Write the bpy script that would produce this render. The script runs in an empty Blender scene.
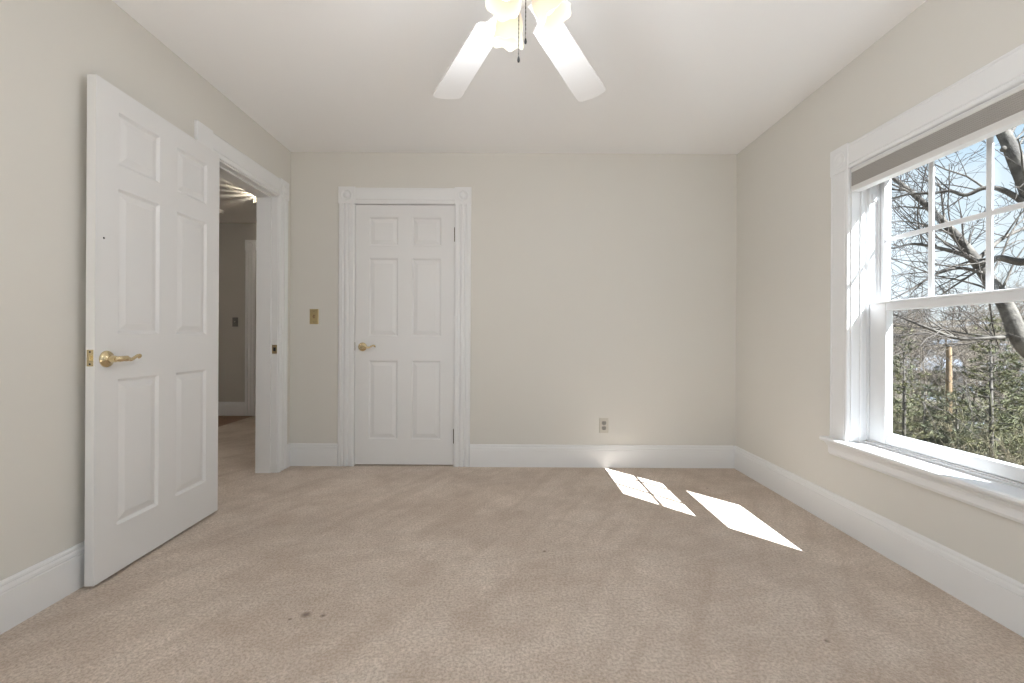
import bpy, bmesh, math, random
from mathutils import Vector, Matrix
R = math.radians
SC = bpy.context.scene
COL = SC.collection

# ------------------------------------------------------------------ camera
F, CX, CY, ROLL, ZC = 449.5, 510.65, 337.76, -0.0054, 1.0065     # pixels of a 1024x683 frame
CS, SN = math.cos(ROLL), math.sin(ROLL)
cam = bpy.data.cameras.new('camera')
cam.sensor_width = 36.0
cam.lens = F / 1024 * 36
cam.shift_x = (512 - CX) / 1024
cam.shift_y = -(341.5 - CY) / 1024
cam.clip_start = 0.02
cam.clip_end = 600
cam_o = bpy.data.objects.new('camera', cam)
COL.objects.link(cam_o)
m = Matrix(((CS, SN, 0, 0), (0, 0, -1, 0), (-SN, CS, 0, ZC), (0, 0, 0, 1)))
cam_o.matrix_world = m
SC.camera = cam_o


def at(px, py, Y):
    """world point seen at a pixel of the photograph, Y metres in front of the camera"""
    x = (px - CX) / F * Y
    z = (CY - py) / F * Y
    return Vector((CS * x + SN * z, Y, -SN * x + CS * z + ZC))


# ------------------------------------------------------------------ light and exposure
SUN_STRENGTH = 16.0
SKY_STRENGTH = 0.52
LAMP_WATT = 2.8
HALL_WATT = 7.0
EXPOSURE = 1.17

SC.view_settings.view_transform = 'Standard'
SC.view_settings.look = 'None'
SC.view_settings.gamma = 1.0
SC.view_settings.use_curve_mapping = False
SC.view_settings.exposure = EXPOSURE
SC.cycles.use_denoising = True
SC.cycles.max_bounces = 14
SC.cycles.diffuse_bounces = 10
SC.cycles.transparent_max_bounces = 24
SC.cycles.sample_clamp_indirect = 8.0

SUN_DIR = Vector((-0.65, 0.75, -1.0)).normalized()
sl = bpy.data.lights.new('sun', 'SUN')
sl.energy = SUN_STRENGTH
sl.angle = R(0.25)
sl.color = (0.93, 0.98, 1.05)
so = bpy.data.objects.new('sun', sl)
so.rotation_euler = SUN_DIR.to_track_quat('-Z', 'Y').to_euler()
so.location = (14, -14, 22)
COL.objects.link(so)

world = bpy.data.worlds.new('sky')
SC.world = world
world.use_nodes = True
nt = world.node_tree
nt.nodes.clear()
N = nt.nodes.new
out = N('ShaderNodeOutputWorld')
bg = N('ShaderNodeBackground')
tc = N('ShaderNodeTexCoord')
sep = N('ShaderNodeSeparateXYZ')
ramp = N('ShaderNodeValToRGB')
ramp.color_ramp.elements[0].position = 0.0
ramp.color_ramp.elements[0].color = (0.86, 0.93, 0.97, 1)
ramp.color_ramp.elements[1].position = 0.75
ramp.color_ramp.elements[1].color = (0.30, 0.52, 0.86, 1)
e = ramp.color_ramp.elements.new(0.16)
e.color = (0.74, 0.88, 0.98, 1)
e = ramp.color_ramp.elements.new(0.38)
e.color = (0.50, 0.72, 0.95, 1)
noise = N('ShaderNodeTexNoise')
noise.inputs['Scale'].default_value = 3.2
noise.inputs['Detail'].default_value = 6
mp = N('ShaderNodeMapping')
mp.inputs['Scale'].default_value = (1, 1, 2.6)
cr = N('ShaderNodeValToRGB')
cr.color_ramp.elements[0].position = 0.50
cr.color_ramp.elements[0].color = (0, 0, 0, 1)
cr.color_ramp.elements[1].position = 0.72
cr.color_ramp.elements[1].color = (0.5, 0.5, 0.5, 1)
mix = N('ShaderNodeMixRGB')
mix.inputs[2].default_value = (0.98, 0.98, 0.99, 1)
L = nt.links.new
L(tc.outputs['Generated'], sep.inputs[0])
L(sep.outputs['Z'], ramp.inputs[0])
L(tc.outputs['Generated'], mp.inputs[0])
L(mp.outputs[0], noise.inputs['Vector'])
L(noise.outputs['Fac'], cr.inputs[0])
L(cr.outputs[0], mix.inputs[0])
L(ramp.outputs[0], mix.inputs[1])
L(mix.outputs[0], bg.inputs[0])
bg.inputs[1].default_value = SKY_STRENGTH
L(bg.outputs[0], out.inputs[0])

# ------------------------------------------------------------------ dimensions (metres)
XL, XR, YB, YR, H = -1.7234, 1.7597, 3.511, -0.85, 2.449
WT = 0.155                       # wall thickness


# ------------------------------------------------------------------ materials
def mat(name, color, rough=0.5, metallic=0.0, noise=None, bump=None, spec=0.5, coat=0.0):
    """noise=(scale, second colour, low, high); bump=(scale, strength, distance)"""
    mt = bpy.data.materials.new(name)
    mt.use_nodes = True
    t = mt.node_tree
    b = t.nodes['Principled BSDF']
    b.inputs['Base Color'].default_value = (*color, 1)
    b.inputs['Roughness'].default_value = rough
    b.inputs['Metallic'].default_value = metallic
    b.inputs['Specular IOR Level'].default_value = spec
    b.inputs['Coat Weight'].default_value = coat
    co = t.nodes.new('ShaderNodeTexCoord')
    if noise:
        n = t.nodes.new('ShaderNodeTexNoise')
        n.inputs['Scale'].default_value = noise[0]
        n.inputs['Detail'].default_value = 5
        r = t.nodes.new('ShaderNodeValToRGB')
        r.color_ramp.elements[0].position = noise[2]
        r.color_ramp.elements[1].position = noise[3]
        r.color_ramp.elements[0].color = (*color, 1)
        r.color_ramp.elements[1].color = (*noise[1], 1)
        t.links.new(co.outputs['Object'], n.inputs['Vector'])
        t.links.new(n.outputs['Fac'], r.inputs[0])
        t.links.new(r.outputs[0], b.inputs['Base Color'])
    if bump:
        n = t.nodes.new('ShaderNodeTexNoise')
        n.inputs['Scale'].default_value = bump[0]
        n.inputs['Detail'].default_value = 4
        bp = t.nodes.new('ShaderNodeBump')
        bp.inputs['Strength'].default_value = bump[1]
        bp.inputs['Distance'].default_value = bump[2]
        t.links.new(co.outputs['Object'], n.inputs['Vector'])
        t.links.new(n.outputs['Fac'], bp.inputs['Height'])
        t.links.new(bp.outputs[0], b.inputs['Normal'])
    return mt


def emit_mat(name, ramp_cols, axis_len, strength):
    """lit frosted glass: emission coloured along the object's own Z axis"""
    mt = bpy.data.materials.new(name)
    mt.use_nodes = True
    t = mt.node_tree
    b = t.nodes['Principled BSDF']
    b.inputs['Base Color'].default_value = (0.06, 0.055, 0.045, 1)
    b.inputs['Roughness'].default_value = 0.4
    b.inputs['Specular IOR Level'].default_value = 0.2
    co = t.nodes.new('ShaderNodeTexCoord')
    sp = t.nodes.new('ShaderNodeSeparateXYZ')
    mr = t.nodes.new('ShaderNodeMapRange')
    mr.inputs['From Min'].default_value = 0
    mr.inputs['From Max'].default_value = axis_len
    rp = t.nodes.new('ShaderNodeValToRGB')
    while len(rp.color_ramp.elements) < len(ramp_cols):
        rp.color_ramp.elements.new(0.5)
    for el, (p, c) in zip(rp.color_ramp.elements, ramp_cols):
        el.position = p
        el.color = (*c, 1)
    t.links.new(co.outputs['Object'], sp.inputs[0])
    t.links.new(sp.outputs['Z'], mr.inputs[0])
    t.links.new(mr.outputs[0], rp.inputs[0])
    t.links.new(rp.outputs[0], b.inputs['Emission Color'])
    b.inputs['Emission Strength'].default_value = strength
    return mt


M = {}
M['wall'] = mat('greige_wall_paint', (0.672, 0.654, 0.612), 0.75, bump=(260, 0.06, 0.002), spec=0.3)
M['ceiling'] = mat('ceiling_paint', (0.86, 0.86, 0.86), 0.9, bump=(180, 0.05, 0.002), spec=0.2)
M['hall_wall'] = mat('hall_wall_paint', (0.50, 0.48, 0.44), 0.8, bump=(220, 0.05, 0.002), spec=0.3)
M['trim'] = mat('white_trim_paint', (0.77, 0.775, 0.78), 0.38, bump=(70, 0.03, 0.002))
M['door'] = mat('white_door_paint', (0.74, 0.74, 0.74), 0.42, bump=(90, 0.03, 0.002))
M['vinyl'] = mat('white_vinyl', (0.70, 0.705, 0.71), 0.3)
M['brass'] = mat('polished_brass', (0.74, 0.61, 0.38), 0.2, 1.0)
M['dark_brass'] = mat('aged_brass', (0.30, 0.24, 0.15), 0.4, 1.0)
M['hinge'] = mat('dark_bronze_hinge', (0.10, 0.085, 0.065), 0.45, 0.8)
M['switch'] = mat('brass_switch_plate', (0.52, 0.41, 0.22), 0.38, 0.55)
M['toggle'] = mat('tan_toggle', (0.26, 0.17, 0.08), 0.45)
M['outlet'] = mat('almond_outlet_plastic', (0.56, 0.53, 0.47), 0.4)
M['socket'] = mat('grey_socket_plastic', (0.27, 0.255, 0.235), 0.4)
M['slot'] = mat('dark_slot', (0.03, 0.03, 0.03), 0.6)
M['fan_white'] = mat('white_fan_enamel', (0.74, 0.735, 0.73), 0.4)
M['chain'] = mat('pull_chain_dark', (0.010, 0.0095, 0.009), 0.7, 0.0, spec=0.1)
M['fabric'] = mat('grey_shade_fabric', (0.36, 0.345, 0.325), 0.9, bump=(500, 0.2, 0.001), spec=0.1)
M['rail'] = mat('shade_rail_white', (0.68, 0.675, 0.66), 0.45)
M['plastic'] = mat('white_plastic', (0.78, 0.77, 0.74), 0.4)
M['grey_plate'] = mat('grey_switch_plate', (0.18, 0.17, 0.16), 0.5)
M['shadow_gap'] = mat('closet_darkness', (0.05, 0.05, 0.05), 0.9)
M['siding'] = mat('house_siding', (0.7, 0.7, 0.68), 0.7)

# carpet: beige cut pile, worn and brushed in patches
mt = bpy.data.materials.new('beige_carpet')
mt.use_nodes = True
t = mt.node_tree
b = t.nodes['Principled BSDF']
b.inputs['Roughness'].default_value = 0.95
b.inputs['Specular IOR Level'].default_value = 0.1
b.inputs['Sheen Weight'].default_value = 0.15
b.inputs['Sheen Roughness'].default_value = 0.5
co = t.nodes.new('ShaderNodeTexCoord')


def cnoise(scale, detail, lo, hi, mapscale=None, rot=0.0, rough=0.5):
    n = t.nodes.new('ShaderNodeTexNoise')
    n.inputs['Scale'].default_value = scale
    n.inputs['Detail'].default_value = detail
    n.inputs['Roughness'].default_value = rough
    if mapscale:
        mpn = t.nodes.new('ShaderNodeMapping')
        mpn.vector_type = 'TEXTURE'
        mpn.inputs['Scale'].default_value = mapscale
        mpn.inputs['Rotation'].default_value = (0, 0, rot)
        t.links.new(co.outputs['Object'], mpn.inputs[0])
        t.links.new(mpn.outputs[0], n.inputs['Vector'])
    else:
        t.links.new(co.outputs['Object'], n.inputs['Vector'])
    r = t.nodes.new('ShaderNodeMapRange')
    r.inputs['From Min'].default_value = lo
    r.inputs['From Max'].default_value = hi
    t.links.new(n.outputs['Fac'], r.inputs[0])
    return r.outputs[0]


def cmix(fac, a, c):
    mx = t.nodes.new('ShaderNodeMixRGB')
    t.links.new(fac, mx.inputs[0])
    for k, v in ((1, a), (2, c)):
        if isinstance(v, tuple):
            mx.inputs[k].default_value = (*v, 1)
        else:
            t.links.new(v, mx.inputs[k])
    return mx.outputs[0]


def scale_fac(fac, s):
    mm = t.nodes.new('ShaderNodeMath')
    mm.operation = 'MULTIPLY'
    t.links.new(fac, mm.inputs[0])
    mm.inputs[1].default_value = s
    return mm.outputs[0]


CB = (0.78, 0.675, 0.585)
big = cnoise(1.5, 6, 0.40, 0.64, rough=0.65)
c1 = cmix(scale_fac(big, 0.7), CB, (0.50, 0.405, 0.33))
streak = cnoise(1.0, 3, 0.46, 0.66, (1.6, 0.09, 1), R(16))
c2 = cmix(scale_fac(streak, 0.5), c1, (0.74, 0.66, 0.58))
streak2 = cnoise(1.0, 3, 0.50, 0.68, (0.9, 0.10, 1), R(62))
c3 = cmix(scale_fac(streak2, 0.42), c2, (0.47, 0.37, 0.295))
mid = cnoise(16, 4, 0.42, 0.70, rough=0.7)
c4 = cmix(scale_fac(mid, 0.25), c3, (0.44, 0.35, 0.28))
blot = cnoise(4.2, 5, 0.47, 0.68, rough=0.62)
c4 = cmix(scale_fac(blot, 0.5), c4, (0.47, 0.37, 0.295))
fine = cnoise(95, 4, 0.40, 0.60, rough=0.75)
c5 = cmix(scale_fac(fine, 0.62), c4, (0.34, 0.265, 0.20))
# a few small dark stains
for sx_, sy_, sr_ in ((-0.735, 1.628, 0.016), (-0.672, 1.622, 0.009), (-0.78, 1.60, 0.006), (0.165, 2.12, 0.008), (1.06, 1.50, 0.007), (1.33, 3.03, 0.008)):
    vd = t.nodes.new('ShaderNodeVectorMath')
    vd.operation = 'DISTANCE'
    vd.inputs[1].default_value = (sx_, sy_, 0)
    t.links.new(co.outputs['Object'], vd.inputs[0])
    md = t.nodes.new('ShaderNodeMapRange')
    md.inputs['From Min'].default_value = sr_ * 1.5
    md.inputs['From Max'].default_value = sr_ * 0.4
    t.links.new(vd.outputs['Value'], md.inputs[0])
    c5 = cmix(scale_fac(md.outputs[0], 0.7), c5, (0.12, 0.075, 0.05))
t.links.new(c5, b.inputs['Base Color'])
n1 = t.nodes.new('ShaderNodeTexNoise')
n1.inputs['Scale'].default_value = 130
n1.inputs['Detail'].default_value = 5
t.links.new(co.outputs['Object'], n1.inputs['Vector'])
bp = t.nodes.new('ShaderNodeBump')
bp.inputs['Strength'].default_value = 0.8
bp.inputs['Distance'].default_value = 0.008
t.links.new(n1.outputs['Fac'], bp.inputs['Height'])
t.links.new(bp.outputs[0], b.inputs['Normal'])
M['carpet'] = mt
M['wood'] = mat('hall_oak_floor', (0.30, 0.15, 0.07), 0.4, noise=(9, (0.20, 0.10, 0.045), 0.35, 0.65))


def glass_mat():
    g = bpy.data.materials.new('window_glass')
    g.use_nodes = True
    tt = g.node_tree
    tt.nodes.clear()
    o = tt.nodes.new('ShaderNodeOutputMaterial')
    tr = tt.nodes.new('ShaderNodeBsdfTransparent')
    tr.inputs[0].default_value = (0.96, 0.97, 0.965, 1)
    gl = tt.nodes.new('ShaderNodeBsdfGlossy')
    gl.inputs['Roughness'].default_value = 0.02
    lw = tt.nodes.new('ShaderNodeLayerWeight')
    lw.inputs['Blend'].default_value = 0.5
    pw = tt.nodes.new('ShaderNodeMath')
    pw.operation = 'POWER'
    pw.inputs[1].default_value = 5.0
    fr = tt.nodes.new('ShaderNodeMath')
    fr.operation = 'MULTIPLY_ADD'
    fr.inputs[1].default_value = 0.7
    fr.inputs[2].default_value = 0.025
    tt.links.new(lw.outputs['Facing'], pw.inputs[0])
    tt.links.new(pw.outputs[0], fr.inputs[0])
    mx = tt.nodes.new('ShaderNodeMixShader')
    tt.links.new(fr.outputs[0], mx.inputs[0])
    tt.links.new(tr.outputs[0], mx.inputs[1])
    tt.links.new(gl.outputs[0], mx.inputs[2])
    tt.links.new(mx.outputs[0], o.inputs[0])
    return g


M['glass'] = glass_mat()


# ------------------------------------------------------------------ mesh helpers
def link(name, bm, material, parent=None, smooth=False, loc=None, rotz=0.0, bevel=0.0, sharp=35):
    me = bpy.data.meshes.new(name)
    bmesh.ops.recalc_face_normals(bm, faces=bm.faces)
    bm.to_mesh(me)
    bm.free()
    for mm in (material if isinstance(material, (list, tuple)) else [material]):
        me.materials.append(mm)
    o = bpy.data.objects.new(name, me)
    COL.objects.link(o)
    if parent:
        o.parent = parent
    if loc is not None:
        o.location = loc
    o.rotation_euler.z = rotz
    if smooth:
        for p in me.polygons:
            p.use_smooth = True
        me.set_sharp_from_angle(angle=R(sharp))
    if bevel:
        bv = o.modifiers.new('bevel', 'BEVEL')
        bv.width = bevel
        bv.segments = 2
        bv.limit_method = 'ANGLE'
        bv.angle_limit = R(50)
    return o


def pymesh(name, verts, faces, material, parent=None, smooth=False):
    me = bpy.data.meshes.new(name)
    me.from_pydata([tuple(v) for v in verts], [], faces)
    me.materials.append(material)
    if smooth:
        for p in me.polygons:
            p.use_smooth = True
    o = bpy.data.objects.new(name, me)
    COL.objects.link(o)
    if parent:
        o.parent = parent
    return o


def box(bm, x0, x1, y0, y1, z0, z1):
    v = [bm.verts.new(p) for p in ((x0, y0, z0), (x1, y0, z0), (x1, y1, z0), (x0, y1, z0),
                                   (x0, y0, z1), (x1, y0, z1), (x1, y1, z1), (x0, y1, z1))]
    for f in ((0, 3, 2, 1), (4, 5, 6, 7), (0, 1, 5, 4), (1, 2, 6, 5), (2, 3, 7, 6), (3, 0, 4, 7)):
        bm.faces.new([v[i] for i in f])


def boxes(*bs):
    bm = bmesh.new()
    for q in bs:
        box(bm, *q)
    return bm


def prism(bm, prof, O, U, V, W, length):
    """closed 2D profile [(u, v)] swept along W"""
    O, U, V, W = Vector(O), Vector(U), Vector(V), Vector(W)
    a = [bm.verts.new(O + U * p[0] + V * p[1]) for p in prof]
    c = [bm.verts.new(O + U * p[0] + V * p[1] + W * length) for p in prof]
    n = len(prof)
    bm.faces.new(a[::-1])
    bm.faces.new(c)
    for i in range(n):
        bm.faces.new((a[i], a[(i + 1) % n], c[(i + 1) % n], c[i]))


def lathe(bm, prof, mtx=None, seg=24, ripple=None):
    """profile [(r, h)] spun about Z; ripple(i, h, ang) may move the radius and height"""
    rings = []
    for k, (r, h) in enumerate(prof):
        ring = []
        for s in range(seg):
            a = 2 * math.pi * s / seg
            rr, hh = (r, h) if not ripple else ripple(k, r, h, a)
            p = Vector((rr * math.cos(a), rr * math.sin(a), hh))
            ring.append(bm.verts.new(mtx @ p if mtx else p))
        rings.append(ring)
    for i in range(len(rings) - 1):
        for s in range(seg):
            bm.faces.new((rings[i][s], rings[i][(s + 1) % seg], rings[i + 1][(s + 1) % seg], rings[i + 1][s]))
    return rings


def lathe_closed(bm, prof, mtx=None, seg=24):
    r = lathe(bm, prof, mtx, seg)
    bm.faces.new(r[0][::-1])
    bm.faces.new(r[-1])


def tube_data(paths, sides=6):
    """paths: list of [(Vector, radius), ...]; returns verts, faces"""
    verts, faces = [], []
    for path in paths:
        base = len(verts)
        n = len(path)
        ref = Vector((0.31, 0.17, 0.93))
        for i, (p, r) in enumerate(path):
            d = (path[min(i + 1, n - 1)][0] - path[max(i - 1, 0)][0])
            d = d.normalized() if d.length > 1e-9 else Vector((0, 0, 1))
            u = d.cross(ref)
            if u.length < 0.1:
                u = d.cross(Vector((1, 0, 0)))
            u.normalize()
            w = d.cross(u)
            for s in range(sides):
                a = 2 * math.pi * s / sides
                verts.append(p + u * (r * math.cos(a)) + w * (r * math.sin(a)))
        for i in range(n - 1):
            for s in range(sides):
                s2 = (s + 1) % sides
                faces.append((base + i * sides + s, base + i * sides + s2, base + (i + 1) * sides + s2, base + (i + 1) * sides + s))
        faces.append(tuple(base + s for s in range(sides))[::-1])
        faces.append(tuple(base + (n - 1) * sides + s for s in range(sides)))
    return verts, faces


def tubes(name, paths, material, parent=None, sides=8):
    v, f = tube_data(paths, sides)
    return pymesh(name, v, f, material, parent, True)


def smooth_path(pts, sub=6):
    """Catmull-Rom through [(Vector, radius)]"""
    o = []
    n = len(pts)
    for i in range(n - 1):
        p0, p1, p2, p3 = pts[max(i - 1, 0)], pts[i], pts[i + 1], pts[min(i + 2, n - 1)]
        for k in range(sub):
            s = k / sub
            q = 0.5 * ((2 * p1[0]) + (p2[0] - p0[0]) * s + (2 * p0[0] - 5 * p1[0] + 4 * p2[0] - p3[0]) * s * s
                       + (3 * p1[0] - p0[0] - 3 * p2[0] + p3[0]) * s ** 3)
            o.append((q, p1[1] + (p2[1] - p1[1]) * s))
    o.append(pts[-1])
    return o


def empty(name, loc=(0, 0, 0), rotz=0.0, parent=None):
    o = bpy.data.objects.new(name, None)
    o.empty_display_size = 0.1
    o.location = loc
    o.rotation_euler.z = rotz
    COL.objects.link(o)
    if parent:
        o.parent = parent
    return o


def tag(o, label, cat=None, group=None, kind=None):
    o['label'] = label
    if cat:
        o['category'] = cat
    if group:
        o['group'] = group
    if kind:
        o['kind'] = kind
    return o


def struct(o, label, cat):
    return tag(o, label, cat, None, 'structure')


def copy_tree(o, parent=None):
    c = o.copy()
    COL.objects.link(c)
    if parent:
        c.parent = parent
    for ch in list(o.children):
        copy_tree(ch, c)
    return c


# ------------------------------------------------------------------ room shell
# openings
DY0, DY1, DZ = 2.566, 3.330, 2.052           # entry doorway in the left wall
CX0, CX1, CZ = at(354.2, 340, YB).x, at(454.8, 340, YB).x, 2.048   # closet doorway in the back wall
WY0, WY1, WZ0, WZ1 = 1.480, 2.327, 0.475, 1.892                    # window in the right wall
HX0, HY0, HY1 = -4.30, 1.30, 5.71                                  # hall beyond the doorway
JX = XL - WT                                                       # hall face of the left wall

struct(link('floor', boxes((XL, XR, YR, YB, -0.12, 0.0), (CX0, CX1, YB, YB + 0.10, -0.12, 0.0), (-3.24, XL, HY0, HY1, -0.12, 0.0)), M['carpet']),
       'worn beige cut-pile carpet running out through the doorway', 'floor')
struct(link('floor_hall', boxes((HX0, -3.24, HY0, HY1, -0.12, -0.006)), M['wood']),
       'dark brown wood floor at the end of the hall', 'floor')
struct(link('ceiling', boxes((XL - 0.2, XR + 0.2, YR - 0.2, YB + 0.2, H, H + 0.15)), M['ceiling']),
       'plain white bedroom ceiling', 'ceiling')
struct(link('ceiling_hall', boxes((HX0 - 0.1, XL - 0.2, HY0 - 0.1, HY1 + 0.1, H, H + 0.15),
                                  (XL - 0.2, JX + 0.3, YB + 0.2, HY1 + 0.1, H, H + 0.15)), M['ceiling']),
       'grey unlit ceiling of the hall beyond the doorway', 'ceiling')
struct(link('wall_left', boxes((JX, XL, YR - WT, DY0, 0, H), (JX, XL, DY1, YB + WT, 0, H), (JX, XL, DY0, DY1, DZ, H)), M['wall']),
       'greige left wall with the open doorway', 'wall')
struct(link('wall_back', boxes((XL, CX0, YB, YB + WT, 0, H), (CX1, XR + WT, YB, YB + WT, 0, H), (CX0, CX1, YB, YB + WT, CZ, H),
                               (CX0, CX1, YB + 0.10, YB + WT, 0, CZ)), M['wall']),
       'greige far wall with the closet door', 'wall')
struct(link('wall_right', boxes((XR, XR + WT, YR - WT, WY0, 0, H), (XR, XR + WT, WY1, YB, 0, H),
                                (XR, XR + WT, WY0, WY1, 0, WZ0), (XR, XR + WT, WY0, WY1, WZ1, H)), M['wall']),
       'greige right wall with the window', 'wall')
RW = [(-1.50, -0.16), (0.18, 1.52)]          # two assumed windows behind the photographer, sized to brighten the room
RZ0, RZ1 = 0.42, 2.12
bm = boxes((XL, RW[0][0], YR - WT, YR, 0, H), (RW[0][1], RW[1][0], YR - WT, YR, 0, H), (RW[1][1], XR, YR - WT, YR, 0, H))
for a, c in RW:
    box(bm, a, c, YR - WT, YR, 0, RZ0)
    box(bm, a, c, YR - WT, YR, RZ1, H)
struct(link('wall_rear', bm, M['wall']), 'greige wall with two windows facing the closet wall', 'wall')
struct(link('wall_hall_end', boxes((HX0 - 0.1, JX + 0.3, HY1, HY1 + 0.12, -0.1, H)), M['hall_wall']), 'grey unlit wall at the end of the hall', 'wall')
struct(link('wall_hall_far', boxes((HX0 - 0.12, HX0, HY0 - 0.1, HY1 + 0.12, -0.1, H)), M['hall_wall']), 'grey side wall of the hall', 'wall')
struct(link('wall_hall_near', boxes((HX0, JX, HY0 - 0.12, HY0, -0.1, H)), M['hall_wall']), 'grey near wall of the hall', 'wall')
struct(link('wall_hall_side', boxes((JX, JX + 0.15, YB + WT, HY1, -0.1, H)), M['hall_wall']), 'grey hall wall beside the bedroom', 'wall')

# baseboards
BB = 0.174
BPROF = [(0, 0), (0.016, 0), (0.016, 0.132), (0.0125, 0.1345), (0.0125, 0.1375), (0.016, 0.140), (0.015, 0.150), (0.0105, 0.158),
         (0.0125, 0.161), (0.0115, 0.168), (0.006, BB), (0, BB)]
CW = 0.127                                   # casing width


def baseboard(name, runs, label):
    bm = bmesh.new()
    for O, U, W, ln in runs:
        prism(bm, BPROF, O, U, (0, 0, 1), W, ln)
    struct(link(name, bm, M['trim']), label, 'baseboard')


CASE_Y0, CASE_Y1 = DY0 - CW + 0.004, DY1 - 0.006
baseboard('baseboard_left', [((XL, YR, 0), (1, 0, 0), (0, 1, 0), CASE_Y0 - YR), ((XL, CASE_Y1 + CW - 0.012, 0), (1, 0, 0), (0, 1, 0), YB - CASE_Y1 - CW + 0.012)],
          'tall white baseboard with moulded cap along the left wall')
CLX0, CLX1 = CX0 - CW + 0.004, CX1 + CW - 0.004
baseboard('baseboard_back', [((XL + 0.016, YB, 0), (0, -1, 0), (1, 0, 0), CLX0 - XL - 0.016), ((CLX1, YB, 0), (0, -1, 0), (1, 0, 0), XR - 0.016 - CLX1)],
          'tall white baseboard with moulded cap along the far wall')
baseboard('baseboard_right', [((XR, YR, 0), (-1, 0, 0), (0, 1, 0), YB - YR)], 'tall white baseboard with moulded cap under the window')
baseboard('baseboard_rear', [((XL + 0.016, YR, 0), (0, 1, 0), (1, 0, 0), XR - XL - 0.032)], 'tall white baseboard under the two rear windows')
HCX0, HCX1 = at(245.6, 300, HY1).x, at(245.6, 300, HY1).x + 0.129
baseboard('baseboard_hall', [((HX0, HY1, 0), (0, -1, 0), (1, 0, 0), HCX0 - HX0)], 'white baseboard at the end of the hall')

# ------------------------------------------------------------------ casings
d1 = 0.0165
HPROF = [(0, 0), (0, 0.008), (0.004, 0.013), (0.020, 0.013), (0.024, 0.0105), (0.028, 0.0105), (0.034, 0.0155), (0.118, d1), (0.123, 0.0125), (CW, 0.008), (CW, 0)]
CPROF = [(0, 0), (0, 0.008), (0.004, 0.0125), (0.010, d1), (0.034, d1), (0.039, 0.006), (0.045, 0.0055), (0.050, 0.0125), (0.056, d1), (0.071, d1),
         (0.077, 0.0125), (0.082, 0.0055), (0.088, 0.006), (0.093, d1), (0.117, d1), (0.123, 0.0125), (CW, 0.008), (CW, 0)]
WCW = 0.131                                  # window casing width
FLAT = [(0, 0), (0, 0.010), (0.003, 0.015), (0.010, 0.0165), (0.016, 0.013), (0.020, 0.0145), (0.102, 0.0145), (0.106, 0.012), (0.112, 0.017), (0.122, 0.019),
        (0.128, 0.016), (WCW, 0.010), (WCW, 0)]



def bar(O, U, V, W, ln, prof=CPROF):
    bm = bmesh.new()
    prism(bm, prof, O, U, V, W, ln)
    return bm


def corner_block(parent, O, U, V, s=CW + 0.004, t=0.019, ring=True):
    """square block with a turned bull's-eye; U across, Z up, V out of the wall"""
    O, U, V = Vector(O), Vector(U), Vector(V)
    bm = bmesh.new()
    prism(bm, [(0, 0), (0, t - 0.003), (0.003, t), (s - 0.003, t), (s, t - 0.003), (s, 0)], O, U, V, (0, 0, 1), s)
    o = link('corner_block', bm, M['trim'], parent)
    if ring:
        c = O + U * (s / 2) + Vector((0, 0, s / 2)) + V * t
        mtx = Matrix.Translation(c) @ Matrix((U, Vector((0, 0, 1)), V)).transposed().to_4x4()
        bm = bmesh.new()
        lathe_closed(bm, [(0.046, -0.001), (0.046, 0.004), (0.041, 0.0065), (0.035, 0.004), (0.031, 0.0008), (0.024, 0.001), (0.019, 0.005), (0.010, 0.0075), (0.002, 0.008)], mtx, 28)
        link('rosette', bm, M['trim'], o, True)
    return o


# closet door casing (trim_1)
t1 = struct(empty('trim_1', ((CX0 + CX1) / 2, YB, 0)), 'white fluted casing with bullseye corner blocks around the closed closet door', 'door casing')
HZ = CZ - 0.004


def under(o, root):
    o.parent = root
    o.matrix_parent_inverse = Matrix.Translation(-root.location)
    return o


def cas(bm, name, root):
    return under(link(name, bm, M['trim']), root)


cas(bar((CLX0, YB, 0), (1, 0, 0), (0, -1, 0), (0, 0, 1), HZ), 'side_casing', t1)
cas(bar((CLX1 - CW, YB, 0), (1, 0, 0), (0, -1, 0), (0, 0, 1), HZ), 'side_casing', t1)
cas(bar((CLX0 + CW, YB, HZ), (0, 0, 1), (0, -1, 0), (1, 0, 0), CLX1 - CLX0 - 2 * CW, HPROF), 'head_casing', t1)
under(corner_block(None, (CLX0 - 0.002, YB, HZ), (1, 0, 0), (0, -1, 0)), t1)
under(corner_block(None, (CLX1 - CW - 0.002, YB, HZ), (1, 0, 0), (0, -1, 0)), t1)
JT = 0.0
cas(boxes((CX0 - 0.0, CX0 + 0.003, YB, YB + 0.1, 0, CZ), (CX1 - 0.003, CX1, YB, YB + 0.1, 0, CZ), (CX0, CX1, YB, YB + 0.1, CZ - 0.003, CZ)), 'jamb', t1)
cas(boxes((CX0, CX1, YB + 0.092, YB + 0.1, 0, CZ - 0.004)), 'door_stop', t1).data.materials[0] = M['shadow_gap']  # full dark sheet behind the leaf; closet shade put into its colour
lp = cas(boxes((CX0 - 0.005, CX0 + 0.004, YB - 0.002, YB + 0.012, 0.90, 0.965)), 'strike_plate', t1)
lp.data.materials[0] = M['dark_brass']
lp['label'] = 'dark metal strike plate'

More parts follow.
